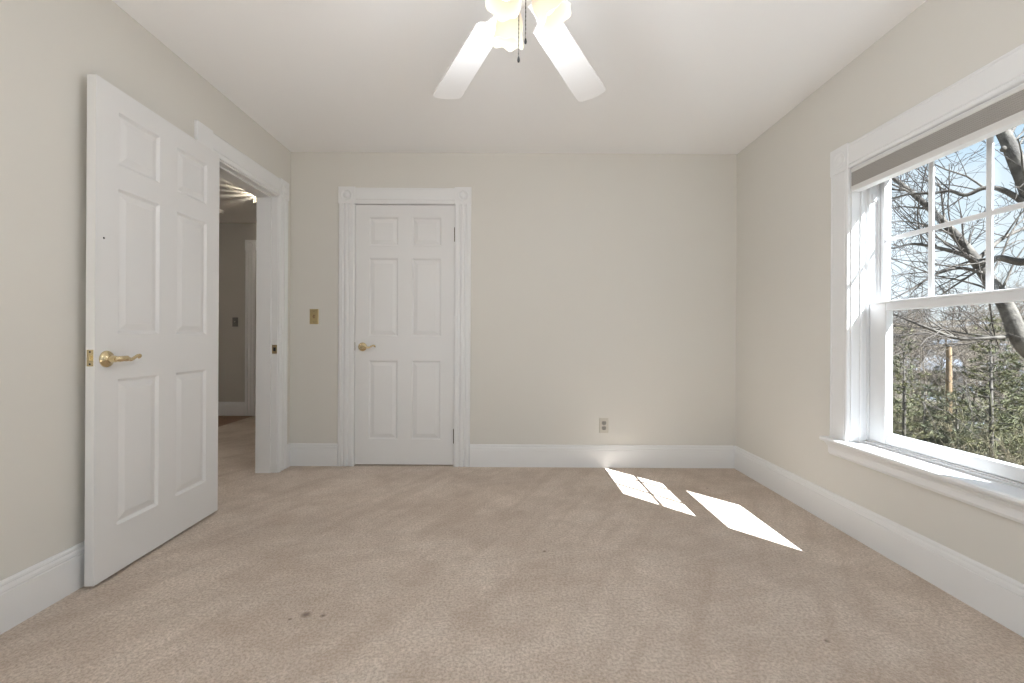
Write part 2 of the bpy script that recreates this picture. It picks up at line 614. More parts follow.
# entry doorway casing and jamb (trim_2)
t2 = struct(empty('trim_2', (XL, (DY0 + DY1) / 2, 0)), 'white casing and jamb around the open doorway to the hall', 'door casing')
EH = DZ - 0.004
cas(bar((XL, CASE_Y0, 0), (0, 1, 0), (1, 0, 0), (0, 0, 1), EH), 'side_casing', t2)
cas(bar((XL, CASE_Y1, 0), (0, 1, 0), (1, 0, 0), (0, 0, 1), EH), 'side_casing', t2)
cas(bar((XL, CASE_Y0 + CW, EH), (0, 0, 1), (1, 0, 0), (0, 1, 0), CASE_Y1 - CASE_Y0 - CW, HPROF), 'head_casing', t2)
under(corner_block(None, (XL, CASE_Y0 - 0.002, EH), (0, 1, 0), (1, 0, 0), t=0.017, ring=False), t2)
under(corner_block(None, (XL, CASE_Y1 - 0.002, EH), (0, 1, 0), (1, 0, 0)), t2)
cas(boxes((JX - 0.002, XL, DY0, DY0 + 0.012, 0, DZ), (JX - 0.002, XL, DY1 - 0.012, DY1, 0, DZ), (JX - 0.002, XL, DY0, DY1, DZ - 0.012, DZ)), 'jamb', t2)
SX = XL - 0.044
cas(boxes((JX + 0.004, SX, DY0 + 0.012, DY0 + 0.022, 0, DZ - 0.012), (JX + 0.004, SX, DY1 - 0.022, DY1 - 0.012, 0, DZ - 0.012),
          (JX + 0.004, SX, DY0 + 0.022, DY1 - 0.022, DZ - 0.022, DZ - 0.012)), 'door_stop', t2)
sp_o = cas(boxes((XL - 0.036, XL - 0.001, DY1 - 0.0145, DY1 - 0.0118, 0.880, 0.944)), 'strike_plate', t2)
sp_o.data.materials[0] = M['brass']
sp_o['label'] = 'brass strike plate'
o = link('latch_hole', boxes((XL - 0.027, XL - 0.010, DY1 - 0.0155, DY1 - 0.0143, 0.898, 0.926)), M['slot'])
o.parent = sp_o
for z in (0.884, 0.934):
    o = link('screw', boxes((XL - 0.021, XL - 0.016, DY1 - 0.0155, DY1 - 0.0143, z, z + 0.005)), M['dark_brass'])
    o.parent = sp_o

# hall door casing (trim_3)
HHZ = at(245.6, 250.5, HY1).z
t3 = struct(empty('trim_3', (HCX0, HY1, 0)), 'white fluted casing with a bullseye block at the end of the hall', 'door casing')
cas(bar((HCX0, HY1, 0), (1, 0, 0), (0, -1, 0), (0, 0, 1), HHZ), 'side_casing', t3)
under(corner_block(None, (HCX0 - 0.002, HY1, HHZ), (1, 0, 0), (0, -1, 0)), t3)
cas(bar((HCX0 + CW, HY1, HHZ), (0, 0, 1), (0, -1, 0), (1, 0, 0), 0.9), 'head_casing', t3)


# ------------------------------------------------------------------ six panel doors
def door_leaf(w, h, t):
    """x 0..w from the hinge, y -t..0 (front face at y = 0), z 0..h"""
    s = w / 0.765
    xs = [0, 0.104 * s, 0.328 * s, 0.437 * s, 0.661 * s, w]
    zs = [0, 0.197, 0.812, 1.003, 1.613, 1.713, 1.933, h]
    bm = bmesh.new()
    for y, sg in ((0.0, 1), (-t, -1)):
        g = {}
        for i, x in enumerate(xs):
            for j, z in enumerate(zs):
                g[i, j] = bm.verts.new((x, y, z))
        for i in range(5):
            for j in range(7):
                q = [g[i, j], g[i + 1, j], g[i + 1, j + 1], g[i, j + 1]]
                if i in (1, 3) and j in (1, 3, 5):
                    x0, x1, z0, z1 = xs[i], xs[i + 1], zs[j], zs[j + 1]
                    prev = q
                    for ins, dep in ((0.004, 0.0035), (0.011, 0.0095), (0.016, 0.0095), (0.040, 0.0030), (0.043, 0.0022)):
                        yy = y - sg * dep
                        ring = [bm.verts.new(p) for p in ((x0 + ins, yy, z0 + ins), (x1 - ins, yy, z0 + ins), (x1 - ins, yy, z1 - ins), (x0 + ins, yy, z1 - ins))]
                        for k in range(4):
                            bm.faces.new((prev[k], prev[(k + 1) % 4], ring[(k + 1) % 4], ring[k]))
                        prev = ring
                    bm.faces.new(prev)
                else:
                    bm.faces.new(q)
    bmesh.ops.remove_doubles(bm, verts=bm.verts, dist=1e-6)
    be = [e for e in bm.edges if len(e.link_faces) == 1]
    fr = [e for e in be if all(abs(v.co.y) < 1e-6 for v in e.verts)]
    bmesh.ops.bridge_loops(bm, edges=be)
    return bm


def lever(parent, x, z, y, out_dir, along, proj=0.052, length=0.112):
    """brass lever on a round rosette; out_dir +1/-1 in local y, along +1/-1 in local x"""
    h = empty('door_handle', (x, y, z), 0, parent)
    h['label'] = 'polished brass lever handle on a round rosette'
    mtx = Matrix.Rotation(-math.pi / 2 * out_dir, 4, 'X')
    bm = bmesh.new()
    lathe_closed(bm, [(0.034, 0.0), (0.034, 0.003), (0.032, 0.007), (0.027, 0.010), (0.018, 0.013), (0.014, 0.017), (0.0135, proj - 0.016), (0.012, proj - 0.010)], mtx, 32)
    link('rosette', bm, M['brass'], h, True)
    yo = out_dir
    pts = [((-0.006, proj - 0.012, 0.0), 0.010), ((0.006, proj - 0.004, 0.0), 0.0125), ((0.024, proj, 0.001), 0.0115), ((0.036, proj, 0.0005), 0.0125), ((0.046, proj, -0.002), 0.0095),
           ((0.062, proj, -0.004), 0.0075), ((0.080, proj, 0.004), 0.0065), ((0.096, proj, 0.011), 0.0065), ((0.107, proj, 0.010), 0.0068), ((length, proj - 0.004, 0.001), 0.0055), ((length + 0.001, proj - 0.004, -0.003), 0.002)]
    pts = [(Vector((p[0] * along, p[1] * yo, p[2])), r) for p, r in pts]
    tubes('lever', smooth_path_list(pts), M['brass'], h, 12)
    return h


def smooth_path_list(pts):
    return [smooth_path(pts, 5)]


# closed closet door
cw = CX1 - CX0 - 0.012
dr1 = struct(empty('door_1', (CX1 - 0.006, YB + 0.006, 0.010), math.pi), 'closed white six-panel closet door in the far wall', 'door')
lf = link('door_leaf', door_leaf(cw, 2.030, 0.035), M['door'], dr1)
lever(dr1, cw - 0.058, 0.919, 0.0, 1, -1)
for z in (0.226, 1.800):
    bm = bmesh.new()
    for k in range(5):
        lathe_closed(bm, [(0.0065, k * 0.0225), (0.0065, k * 0.0225 + 0.0205)], Matrix.Translation((-0.004, 0.010, z - 0.056)), 12)
    box(bm, -0.005, 0.004, 0.0, 0.0018, z - 0.055, z + 0.055)
    o = link('hinge', bm, M['hinge'], dr1)
    o['label'] = 'dark metal butt hinge'

# open entry door lying back against the left wall
HP, LP = Vector((-1.671, 2.5716, 0)), Vector((-1.648, 1.7812, 0))
ang = math.atan2(LP.y - HP.y, LP.x - HP.x)
ew = (LP - HP).length
dr2 = struct(empty('door_2', (HP.x, HP.y, 0.012), ang), 'open white six-panel door folded back against the left wall', 'door')
lf2 = link('door_leaf', door_leaf(ew, 2.030, 0.035), M['door'], dr2)
lever(dr2, ew - 0.053, 0.899, 0.0, 1, -1, length=0.106)
lever(dr2, ew - 0.053, 0.899, -0.035, -1, -1, proj=0.030)
o = link('latch_plate', boxes((ew - 0.0005, ew + 0.0016, -0.0300, -0.0050, 0.872, 0.938)), M['brass'], dr2, bevel=0.0005)
o['label'] = 'brass latch plate on the door edge'
bm = bmesh.new()
prism(bm, [(0, -0.0065), (0.006, -0.0065), (0.010, 0.0), (0.010, 0.0065), (0, 0.0065)], (ew + 0.001, -0.0175, 0.895), (1, 0, 0), (0, 1, 0), (0, 0, 1), 0.020)
link('latch_bolt', bm, M['brass'], o)
for z in (0.881, 0.929):
    bm = bmesh.new()
    lathe_closed(bm, [(0.0042, 0.0), (0.003, 0.0012)], Matrix.Translation((ew + 0.0014, -0.0175, z)) @ Matrix.Rotation(math.pi / 2, 4, 'Y'), 12)
    link('screw', bm, M['slot'], o)
for z in (0.20, 1.03, 1.86):
    bm = bmesh.new()
    for k in range(5):
        lathe_closed(bm, [(0.006, k * 0.018), (0.006, k * 0.018 + 0.0165)], Matrix.Translation((-0.005, -0.030, z - 0.045)), 12)
    link('hinge', bm, M['dark_brass'], dr2)
bm = bmesh.new()
dp = at(101.2, 238.0, 1.82)
ux = (Vector((-1.65, 1.82, 0)) - HP).length
lathe_closed(bm, [(0.0042, 0.0), (0.0036, 0.0012), (0.001, 0.0016)], Matrix.Translation((ux, 0, dp.z - 0.012)) @ Matrix.Rotation(-math.pi / 2, 4, 'X'), 14)
o = link('screw_hole', bm, M['slot'], dr2)
o['label'] = 'small black hole in the door face'

# ------------------------------------------------------------------ wall plates
p = at(314.2, 316.6, YB)
sw = tag(empty('light_switch', (p.x, YB, p.z)), 'brass toggle light switch on the narrow wall left of the closet door', 'light switch')
bm = bmesh.new()
prism(bm, [(-0.035, 0), (-0.034, 0.003), (-0.030, 0.005), (0.030, 0.005), (0.034, 0.003), (0.035, 0)], (0, 0, -0.0585), (1, 0, 0), (0, -1, 0), (0, 0, 1), 0.117)
link('switch_plate', bm, M['switch'], sw)
bm = bmesh.new()
prism(bm, [(0, 0), (0.011, 0.002), (0.015, 0.010), (0.010, 0.012), (0, 0.013)], (-0.005, -0.004, -0.006), (0, -1, 0), (0, 0, 1), (1, 0, 0), 0.010)
box(bm, -0.0065, 0.0065, -0.0055, -0.004, -0.013, 0.013)
link('toggle', bm, M['toggle'], sw)
for z in (-0.042, 0.042):
    bm = bmesh.new()
    lathe_closed(bm, [(0.0035, 0.0), (0.0025, 0.001)], Matrix.Translation((0, -0.0048, z)) @ Matrix.Rotation(math.pi / 2, 4, 'X'), 10)
    link('screw', bm, M['dark_brass'], sw)

p = at(603.8, 425.4, YB)
ou = tag(empty('wall_outlet', (p.x, YB, p.z)), 'almond duplex power outlet low on the far wall', 'outlet')
bm = bmesh.new()
prism(bm, [(-0.036, 0), (-0.035, 0.003), (-0.031, 0.005), (0.031, 0.005), (0.035, 0.003), (0.036, 0)], (0, 0, -0.0585), (1, 0, 0), (0, -1, 0), (0, 0, 1), 0.117)
link('outlet_plate', bm, M['outlet'], ou)
for z in (-0.020, 0.020):
    bm = bmesh.new()
    prism(bm, [(-0.017, -0.008), (-0.011, -0.0145), (0.011, -0.0145), (0.017, -0.008), (0.017, 0.008), (0.011, 0.0145), (-0.011, 0.0145), (-0.017, 0.008)],
          (0, -0.0045, z), (1, 0, 0), (0, 0, 1), (0, -1, 0), 0.003)
    s = link('socket', bm, M['socket'], ou)
    s['label'] = 'grey socket face'
    bm = boxes((-0.008, -0.0055, -0.0082, -0.0074, z - 0.002, z + 0.007), (0.0055, 0.008, -0.0082, -0.0074, z - 0.001, z + 0.006), (-0.0025, 0.0025, -0.0082, -0.0074, z - 0.010, z - 0.005))
    link('slot', bm, M['slot'], s)
bm = bmesh.new()
lathe_closed(bm, [(0.003, 0.0), (0.002, 0.001)], Matrix.Translation((0, -0.0048, 0)) @ Matrix.Rotation(math.pi / 2, 4, 'X'), 10)
link('screw', bm, M['dark_brass'], ou)

p = at(235.2, 322.0, HY1)
hs = tag(empty('light_switch', (p.x, HY1, p.z)), 'grey light switch on the dark wall at the end of the hall', 'light switch')
bm = bmesh.new()
prism(bm, [(-0.036, 0), (-0.034, 0.004), (0.034, 0.004), (0.036, 0)], (0, 0, -0.058), (1, 0, 0), (0, -1, 0), (0, 0, 1), 0.116)
link('switch_plate', bm, M['grey_plate'], hs)
link('toggle', boxes((-0.005, 0.005, -0.013, -0.003, -0.002, 0.012)), M['plastic'], hs)

# ------------------------------------------------------------------ hall ceiling: smoke detector and lamp
p = at(217.5, 212.0, 5.15)
sd = tag(empty('smoke_detector', (p.x, p.y, H)), 'round white smoke detector on the hall ceiling beside the open door', 'smoke detector')
bm = bmesh.new()
lathe_closed(bm, [(0.066, 0.0), (0.066, -0.012), (0.060, -0.020)], None, 28)
link('detector_base', bm, M['plastic'], sd, True)
bm = bmesh.new()
lathe_closed(bm, [(0.058, -0.020), (0.054, -0.036), (0.030, -0.042), (0.002, -0.042)], None, 28)
link('detector_cover', bm, M['plastic'], sd, True)

hp = Vector((-2.50, 4.56, H))
hl = tag(empty('hall_ceiling_lamp', hp), 'hall ceiling lamp casting streaks of light above the doorway', 'ceiling lamp')
bm = bmesh.new()
lathe_closed(bm, [(0.075, 0.0), (0.075, -0.008), (0.060, -0.014)], None, 28)
link('lamp_canopy', bm, M['plastic'], hl, True)
bm = bmesh.new()
for k in range(14):
    a = 2 * math.pi * k / 14 + 0.1
    c, s = math.cos(a), math.sin(a)
    wd = 0.011 + 0.004 * (k % 3)
    bmx = [Vector((0.095 * c - wd * s, 0.095 * s + wd * c, 0)), Vector((0.095 * c + wd * s, 0.095 * s - wd * c, 0)),
           Vector((0.102 * c + wd * s, 0.102 * s - wd * c, 0)), Vector((0.102 * c - wd * s, 0.102 * s + wd * c, 0))]
    lo = [bm.verts.new(v + Vector((0, 0, -0.11))) for v in bmx]
    hi = [bm.verts.new(v + Vector((0, 0, -0.004))) for v in bmx]
    bm.faces.new(lo[::-1])
    bm.faces.new(hi)
    for i in range(4):
        bm.faces.new((lo[i], lo[(i + 1) % 4], hi[(i + 1) % 4], hi[i]))
lathe_closed(bm, [(0.105, -0.115), (0.105, -0.108), (0.02, -0.106)], None, 28)
link('ribbed_shade', bm, M['plastic'], hl)
pl = bpy.data.lights.new('hall_bulb', 'POINT')
pl.energy = HALL_WATT
pl.color = (1.0, 0.88, 0.7)
pl.shadow_soft_size = 0.008
po = bpy.data.objects.new('hall_bulb', pl)
po.location = (0, 0, -0.055)
po.parent = hl
COL.objects.link(po)

hall_fill = tag(empty('hall_ceiling_lamp', (-3.35, 2.7, H)), 'round hall ceiling lamp hidden behind the open door', 'ceiling lamp')  # unseen fill lamp, added to lift the dark hall walls
bm = bmesh.new()
lathe_closed(bm, [(0.10, 0.0), (0.10, -0.012), (0.085, -0.02)], None, 28)
link('lamp_canopy', bm, M['plastic'], hall_fill, True)
pl = bpy.data.lights.new('hall_bulb', 'POINT')
pl.energy = HALL_WATT * 1.25
pl.color = (0.98, 0.96, 0.92)
pl.shadow_soft_size = 0.07
po = bpy.data.objects.new('hall_bulb', pl)
po.location = (0, 0, -0.10)
po.parent = hall_fill
COL.objects.link(po)

# ------------------------------------------------------------------ ceiling fan with three lit tulip shades
BZ = 2.087
FC = Vector((0.016, 1.362, 0))
fan = tag(empty('ceiling_fan', (FC.x, FC.y, H)), 'white ceiling fan with three lit tulip glass shades and pull chains', 'ceiling fan')


def fan_part(name, prof, material=M['fan_white'], seg=32):
    bm = bmesh.new()
    lathe_closed(bm, [(r, z - H) for r, z in prof], None, seg)
    return link(name, bm, material, fan, True)


fan_part('canopy', [(0.068, H), (0.068, H - 0.012), (0.058, H - 0.045), (0.025, H - 0.062), (0.016, H - 0.066)])
fan_part('downrod', [(0.0125, H - 0.06), (0.0125, 2.19)])
fan_part('motor_housing', [(0.03, 2.205), (0.07, 2.195), (0.112, 2.17), (0.120, 2.14), (0.118, 2.105), (0.100, 2.085), (0.060, 2.078)])
fan_part('switch_housing', [(0.050, 2.080), (0.052, 2.072), (0.052, 2.062), (0.046, 2.058)])
fan_part('light_fitter', [(0.046, 2.060), (0.050, 2.054), (0.046, 2.036), (0.032, 2.026), (0.010, 2.021), (0.007, 2.014), (0.002, 2.011)])


def blade_mesh():
    bm = bmesh.new()
    outl = []
    r0, r1 = 0.205, 0.738
    w0, w1 = 0.052, 0.0665
    outl += [(r0, -w0 + 0.014), (r0 + 0.014, -w0)]
    for k in range(1, 7):
        s = k / 7
        outl.append((r0 + (r1 - 0.03 - r0) * s, -(w0 + (w1 - w0) * s)))
    for k in range(7):
        a = -math.pi / 2 + math.pi / 2 * k / 6
        outl.append((r1 - 0.026 + 0.024 * math.cos(a), -(w1 - 0.024) + 0.024 * math.sin(a)))
    top = [(x, -y) for x, y in outl[::-1]]
    tip = [(r1 + 0.002, -0.03), (r1 + 0.005, 0.0), (r1 + 0.002, 0.03)]
    o = outl + tip + top
    prism(bm, o, (0, 0, -0.003), (1, 0, 0), (0, 1, 0), (0, 0, 1), 0.006)
    return bm


def iron_mesh():
    bm = bmesh.new()
    o = [(0.095, -0.016), (0.15, -0.012), (0.185, -0.020), (0.205, -0.040), (0.235, -0.046), (0.262, -0.034), (0.275, 0.0),
         (0.262, 0.034), (0.235, 0.046), (0.205, 0.040), (0.185, 0.020), (0.15, 0.012), (0.095, 0.016)]
    prism(bm, o, (0, 0, -0.0085), (1, 0, 0), (0, 1, 0), (0, 0, 1), 0.005)
    for r, y in ((0.225, -0.026), (0.225, 0.026), (0.255, 0.0)):
        lathe_closed(bm, [(0.007, -0.0085), (0.006, -0.0115), (0.002, -0.013)], Matrix.Translation((r, y, 0)), 12)
    return bm


angs = [115.3, 62.0]
gap = (360 - (angs[0] - angs[1])) / 4
angs += [angs[0] + gap * k for k in range(1, 4)]
for k, a in enumerate(angs):
    if k == 0:
        bl = link('blade', blade_mesh(), M['fan_white'], fan, bevel=0.0015)
        ir = link('blade_iron', iron_mesh(), M['fan_white'], bl, bevel=0.001)
    else:
        bl2 = bl.copy()
        COL.objects.link(bl2)
        ir2 = ir.copy()
        COL.objects.link(ir2)
        ir2.parent = bl2
        bl = bl2
        ir = ir2
    bl.parent = fan
    bl.location = (0, 0, BZ - H)
    bl.rotation_euler = (R(-9), 0, 0)
    bl.rotation_euler = (Matrix.Rotation(R(a), 3, 'Z') @ Matrix.Rotation(R(-9), 3, 'X')).to_euler()

SH = 0.118
M['shade'] = emit_mat('lit_frosted_glass', [(0.0, (0.95, 0.66, 0.46)), (0.28, (1.0, 0.78, 0.58)), (0.52, (1.05, 0.95, 0.66)), (1.0, (1.12, 1.06, 0.80))], SH, 0.38)
M['bulb'] = emit_mat('lit_bulb', [(0.0, (1, 0.95, 0.85)), (1.0, (1, 0.95, 0.85))], 0.05, 1.2)


def shade_mesh():
    def rip(k, r, h, a):
        s = max(0.0, (h / SH - 0.55) / 0.45)
        return r * (1 + 0.03 * s * s * math.cos(6 * a)), h + 0.005 * s * s * math.cos(6 * a)
    bm = bmesh.new()
    prof = [(0.023, 0.0), (0.026, 0.008), (0.037, 0.022), (0.045, 0.040), (0.0485, 0.060), (0.0485, 0.078), (0.0505, 0.094), (0.054, 0.108), (0.058, SH)]
    inner = [(r - 0.003, h + (0.003 if i == 0 else 0)) for i, (r, h) in enumerate(prof)][::-1]
    rings = lathe(bm, prof + inner, None, 48, rip)
    return bm


for k, (az, tilt) in enumerate(((112, 15), (246, 26), (352, 34))):
    d = Vector((math.cos(R(az)) * math.sin(R(tilt)), math.sin(R(az)) * math.sin(R(tilt)), -math.cos(R(tilt))))
    q = d.to_track_quat('Z', 'Y')
    neck = Vector((math.cos(R(az)) * 0.050, math.sin(R(az)) * 0.050, 2.064 - H)) 
    arm = tubes('light_arm', [smooth_path([(Vector((math.cos(R(az)) * 0.030, math.sin(R(az)) * 0.030, 2.042 - H)), 0.008),
                                           (Vector((math.cos(R(az)) * 0.044, math.sin(R(az)) * 0.044, 2.057 - H)), 0.008),
                                           (neck, 0.010), (neck + d * 0.012, 0.021), (neck + d * 0.024, 0.0245)], 4)], M['fan_white'], fan, 16)
    sh = link('lamp_shade', shade_mesh(), M['shade'], fan, True, sharp=60)
    sh['label'] = 'lit frosted tulip glass shade with scalloped rim'
    sh.rotation_euler = q.to_euler()
    sh.location = neck + d * 0.016
    sh.scale = (0.9, 0.9, 0.9)
    bm = bmesh.new()
    lathe_closed(bm, [(0.010, 0.012), (0.012, 0.03), (0.024, 0.052), (0.026, 0.064), (0.020, 0.080), (0.004, 0.088)], None, 20)
    bu = link('bulb', bm, M['bulb'], sh, True)
    pl = bpy.data.lights.new('fan_lamp', 'POINT')
    pl.energy = LAMP_WATT
    pl.color = (0.94, 0.98, 1.04)
    pl.shadow_soft_size = 0.045
    po = bpy.data.objects.new('fan_lamp', pl)
    po.location = Vector(sh.location) + d * (SH + 0.09)
    po.parent = fan
    COL.objects.link(po)

for px_, bot, off in ((518.6, 62.5, -0.045), (525.6, 44.0, -0.030)):
    Yc = FC.y + off
    pb = at(px_, bot - 4.5, Yc)
    x, y = pb.x - FC.x, off
    ztop, zbot = 2.034 - H, pb.z - H
    n = int((ztop - zbot) / 0.006)
    ch = tubes('pull_chain', [[(Vector((x, y, ztop - (ztop - zbot) * i / n)), 0.0009 if i % 2 else 0.0015) for i in range(n + 1)]], M['chain'], fan, 6)
    bm = bmesh.new()
    lathe_closed(bm, [(0.0012, 0.006), (0.0032, 0.0), (0.0042, -0.007), (0.003, -0.012), (0.001, -0.014)], Matrix.Translation((x, y, zbot)), 12)
    link('chain_bell', bm, M['chain'], ch, True)
    if off == -0.045:
        bm = bmesh.new()
        zz = at(px_, 3.5, Yc).z - H
        lathe_closed(bm, [(0.0015, 0.006), (0.0045, 0.003), (0.0045, -0.003), (0.0015, -0.006)], Matrix.Translation((x, y, zz)), 12)
        link('chain_coupling', bm, M['chain'], ch, True)

# ------------------------------------------------------------------ the window in the right wall (window_1)
w1 = struct(empty('window_1', (XR, (WY0 + WY1) / 2, WZ0)), 'white double-hung window in the right wall with a grid in its upper sash', 'window')


def win(bm, name, material=M['trim'], bevel=0.0, parent=None, smooth=False):
    o = link(name, bm, material, None, smooth, bevel=bevel)
    o.parent = parent or w1
    if parent is None:
        o.matrix_parent_inverse = Matrix.Translation(-w1.location)
    return o


ZS = 0.4775                                   # top of the stool
# casing
win(bar((XR, WY1 + WCW, ZS), (0, -1, 0), (-1, 0, 0), (0, 0, 1), WZ1 - ZS, FLAT), 'side_casing')
win(bar((XR, WY0 - WCW, ZS), (0, 1, 0), (-1, 0, 0), (0, 0, 1), WZ1 - ZS, FLAT), 'side_casing')
win(bar((XR, WY0, WZ1 + WCW), (0, 0, -1), (-1, 0, 0), (0, 1, 0), WY1 - WY0, FLAT), 'head_casing')
for yy in (WY1 + WCW, WY0):
    bm = bmesh.new()
    s, t_ = WCW, 0.020
    prism(bm, [(0, 0), (0, t_ - 0.003), (0.003, t_), (s - 0.003, t_), (s, t_ - 0.003), (s, 0)], (XR, yy, WZ1), (0, -1, 0), (-1, 0, 0), (0, 0, 1), s + 0.004)
    o = win(bm, 'corner_block')
    c = Vector((XR - t_, yy - s / 2, WZ1 + s / 2))
    mtx = Matrix.Translation(c) @ Matrix.Rotation(-math.pi / 2, 4, 'Y')
    bm = bmesh.new()
    lathe_closed(bm, [(0.046, -0.001), (0.046, 0.002), (0.041, 0.003), (0.034, 0.002), (0.030, 0.0005), (0.022, 0.0005), (0.016, 0.002), (0.004, 0.003)], mtx, 28)
    win(bm, 'rosette', parent=o, smooth=True)
# stool and apron
bm = bmesh.new()
SP = [(XR + 0.075, 0.0), (XR - 0.052, 0.0), (XR - 0.058, -0.004), (XR - 0.060, -0.011), (XR - 0.058, -0.018), (XR - 0.052, -0.023), (XR + 0.075, -0.023)]
prism(bm, SP, (0, WY0, ZS), (1, 0, 0), (0, 0, 1), (0, 1, 0), WY1 - WY0)
HPF = [(XR, 0.0)] + SP[1:6] + [(XR, -0.023)]
prism(bm, HPF, (0, WY1, ZS), (1, 0, 0), (0, 0, 1), (0, 1, 0), WCW + 0.014)
prism(bm, HPF, (0, WY0 - WCW - 0.014, ZS), (1, 0, 0), (0, 0, 1), (0, 1, 0), WCW + 0.014)
win(bm, 'stool')
bm = bmesh.new()
AP = [(0, 0), (-0.040, 0), (-0.041, -0.008), (-0.034, -0.014), (-0.030, -0.022), (-0.024, -0.028), (-0.021, -0.040), (-0.021, -0.060), (-0.017, -0.064), (-0.014, -0.072), (0, -0.074)]
prism(bm, AP, (XR, WY0 - WCW, ZS - 0.023), (1, 0, 0), (0, 0, 1), (0, 1, 0), WY1 - WY0 + 2 * WCW)
win(bm, 'apron')
# lining, stops and vinyl frame
XF0, XF1 = XR + 0.076, XR + 0.172            # vinyl frame, room side to weather side
win(boxes((XR - 0.002, XF0, WY1 - 0.007, WY1, ZS, WZ1), (XR - 0.002, XF0, WY0, WY0 + 0.007, ZS, WZ1), (XR - 0.002, XF0, WY0, WY1, WZ1 - 0.007, WZ1)), 'jamb_lining')
win(boxes((XR + 0.040, XR + 0.058, WY1 - 0.016, WY1 - 0.007, ZS, WZ1 - 0.007), (XR + 0.040, XR + 0.058, WY0 + 0.007, WY0 + 0.016, ZS, WZ1 - 0.007)), 'stop_bead', bevel=0.003)
FT = 0.022
win(boxes((XF0, XF1, WY1 - FT, WY1, ZS, WZ1), (XF0, XF1, WY0, WY0 + FT, ZS, WZ1), (XF0, XF1, WY0, WY1, WZ1 - FT, WZ1), (XF0, XF1, WY0, WY1, WZ0 - 0.02, ZS + 0.016),
          (XF0 + 0.043, XF0 + 0.050, WY1 - FT - 0.008, WY1 - FT, ZS, WZ1), (XF0 + 0.043, XF0 + 0.050, WY0 + FT, WY0 + FT + 0.008, ZS, WZ1),
          (XF0 - 0.012, XF0, WY0 + 0.007, WY1 - 0.007, ZS, ZS + 0.010)), 'window_frame', M['vinyl'], bevel=0.0015)
# sashes: glass openings measured from the photograph
LX0, LX1 = XF0 + 0.004, XF0 + 0.040          # lower sash
UX0, UX1 = XF0 + 0.052, XF0 + 0.088          # upper sash
SY0, SY1 = WY0 + FT + 0.002, WY1 - FT - 0.002
LG = (WY0 + 0.095, WY1 - 0.108, 0.548, 1.150)
UG = (WY0 + 0.055, WY1 - 0.062, 1.203, 1.822)
LG = (LG[0], 2.205, LG[2], LG[3])
UG = (1.550, 2.275, UG[2], UG[3])


def sash(name, x0, x1, z0, z1, g, lip):
    y0, y1 = SY0, SY1
    bs = [(x0, x1, g[1], y1, z0, z1), (x0, x1, y0, g[0], z0, z1), (x0, x1, g[0], g[1], z0, g[2]), (x0, x1, g[0], g[1], g[3], z1)]
    return win(boxes(*bs), name, M['vinyl'], bevel=0.004)


lo = sash('lower_sash', LX0, LX1, ZS + 0.017, 1.198, (LG[0], LG[1], LG[2], LG[3]), 0)
up = sash('upper_sash', UX0, UX1, 1.158, WZ1 - FT - 0.001, UG, 0)
# glazing bead, top ledge and lock of the lower sash
win(boxes((LX0 - 0.006, LX0, SY0 + 0.01, SY1 - 0.01, 1.186, 1.196)), 'lift_rail', M['vinyl'], 0.002, lo)
gx = (LX0 + LX1) / 2
win(boxes((gx - 0.004, gx + 0.004, LG[0] - 0.005, LG[1] + 0.005, LG[2] - 0.005, LG[3] + 0.005)), 'pane', M['glass'], 0, lo)
gx = (UX0 + UX1) / 2
win(boxes((gx - 0.004, gx + 0.004, UG[0] - 0.005, UG[1] + 0.005, UG[2] - 0.005, UG[3] + 0.005)), 'pane', M['glass'], 0, up)
ym = [2.030, 1.782]
bm = boxes(*[(gx - 0.013, gx - 0.005, y - 0.0115, y + 0.0115, UG[2], UG[3]) for y in ym],
           (gx - 0.0128, gx - 0.0052, UG[0], UG[1], 1.4985, 1.5205))
win(bm, 'muntin_grid', M['vinyl'], 0.002, up)
# little balance clip on the far track, under the shade
win(boxes((XF0 + 0.012, XF0 + 0.030, WY1 - FT - 0.010, WY1 - FT, 1.715, 1.752)), 'sash_stop', M['vinyl'], 0.001)
# outdoor casing
win(boxes((XF1, XF1 + 0.03, WY1 - 0.002, WY1 + 0.09, WZ0 - 0.03, WZ1 + 0.1), (XF1, XF1 + 0.03, WY0 - 0.09, WY0 + 0.002, WZ0 - 0.03, WZ1 + 0.1),
          (XF1, XF1 + 0.03, WY0 + 0.002, WY1 - 0.002, WZ1, WZ1 + 0.1), (XF1, XF1 + 0.055, WY0 + 0.002, WY1 - 0.002, WZ0 - 0.05, WZ0)), 'outer_casing', M['vinyl'])

# raised cellular shade at the top of the window
ws = tag(empty('window_shade', (XR, (WY0 + WY1) / 2, 1.765)), 'raised grey cellular shade with white rails at the top of the window', 'window shade')


def shade_part(bm, name, material, bevel=0.0):
    o = link(name, bm, material, None, bevel=bevel)
    o.parent = ws
    o.matrix_parent_inverse = Matrix.Translation(-ws.location)
    return o


y0, y1 = WY0 + 0.010, WY1 - 0.010
SXF = XR - 0.012
shade_part(boxes((SXF, XR + 0.036, y0, y1, 1.866, 1.8835)), 'head_rail', M['rail'], 0.002)
bm = bmesh.new()
n = 9
prof = []
for k in range(n):
    za, zb = 1.866 - 0.071 * k / n, 1.866 - 0.071 * (k + 1) / n
    prof += [(SXF + 0.0035, za), (SXF + 0.0015, (za + zb) / 2)]
prof += [(SXF + 0.0035, 1.795)]
prof += [(XR + 0.030, 1.795), (XR + 0.030, 1.866)]
prism(bm, prof, (0, y0 + 0.003, 0), (1, 0, 0), (0, 0, 1), (0, 1, 0), y1 - y0 - 0.006)
shade_part(bm, 'shade_fabric', M['fabric'])
shade_part(boxes((SXF, XR + 0.034, y0, y1, 1.766, 1.795)), 'bottom_rail', M['rail'], 0.003)

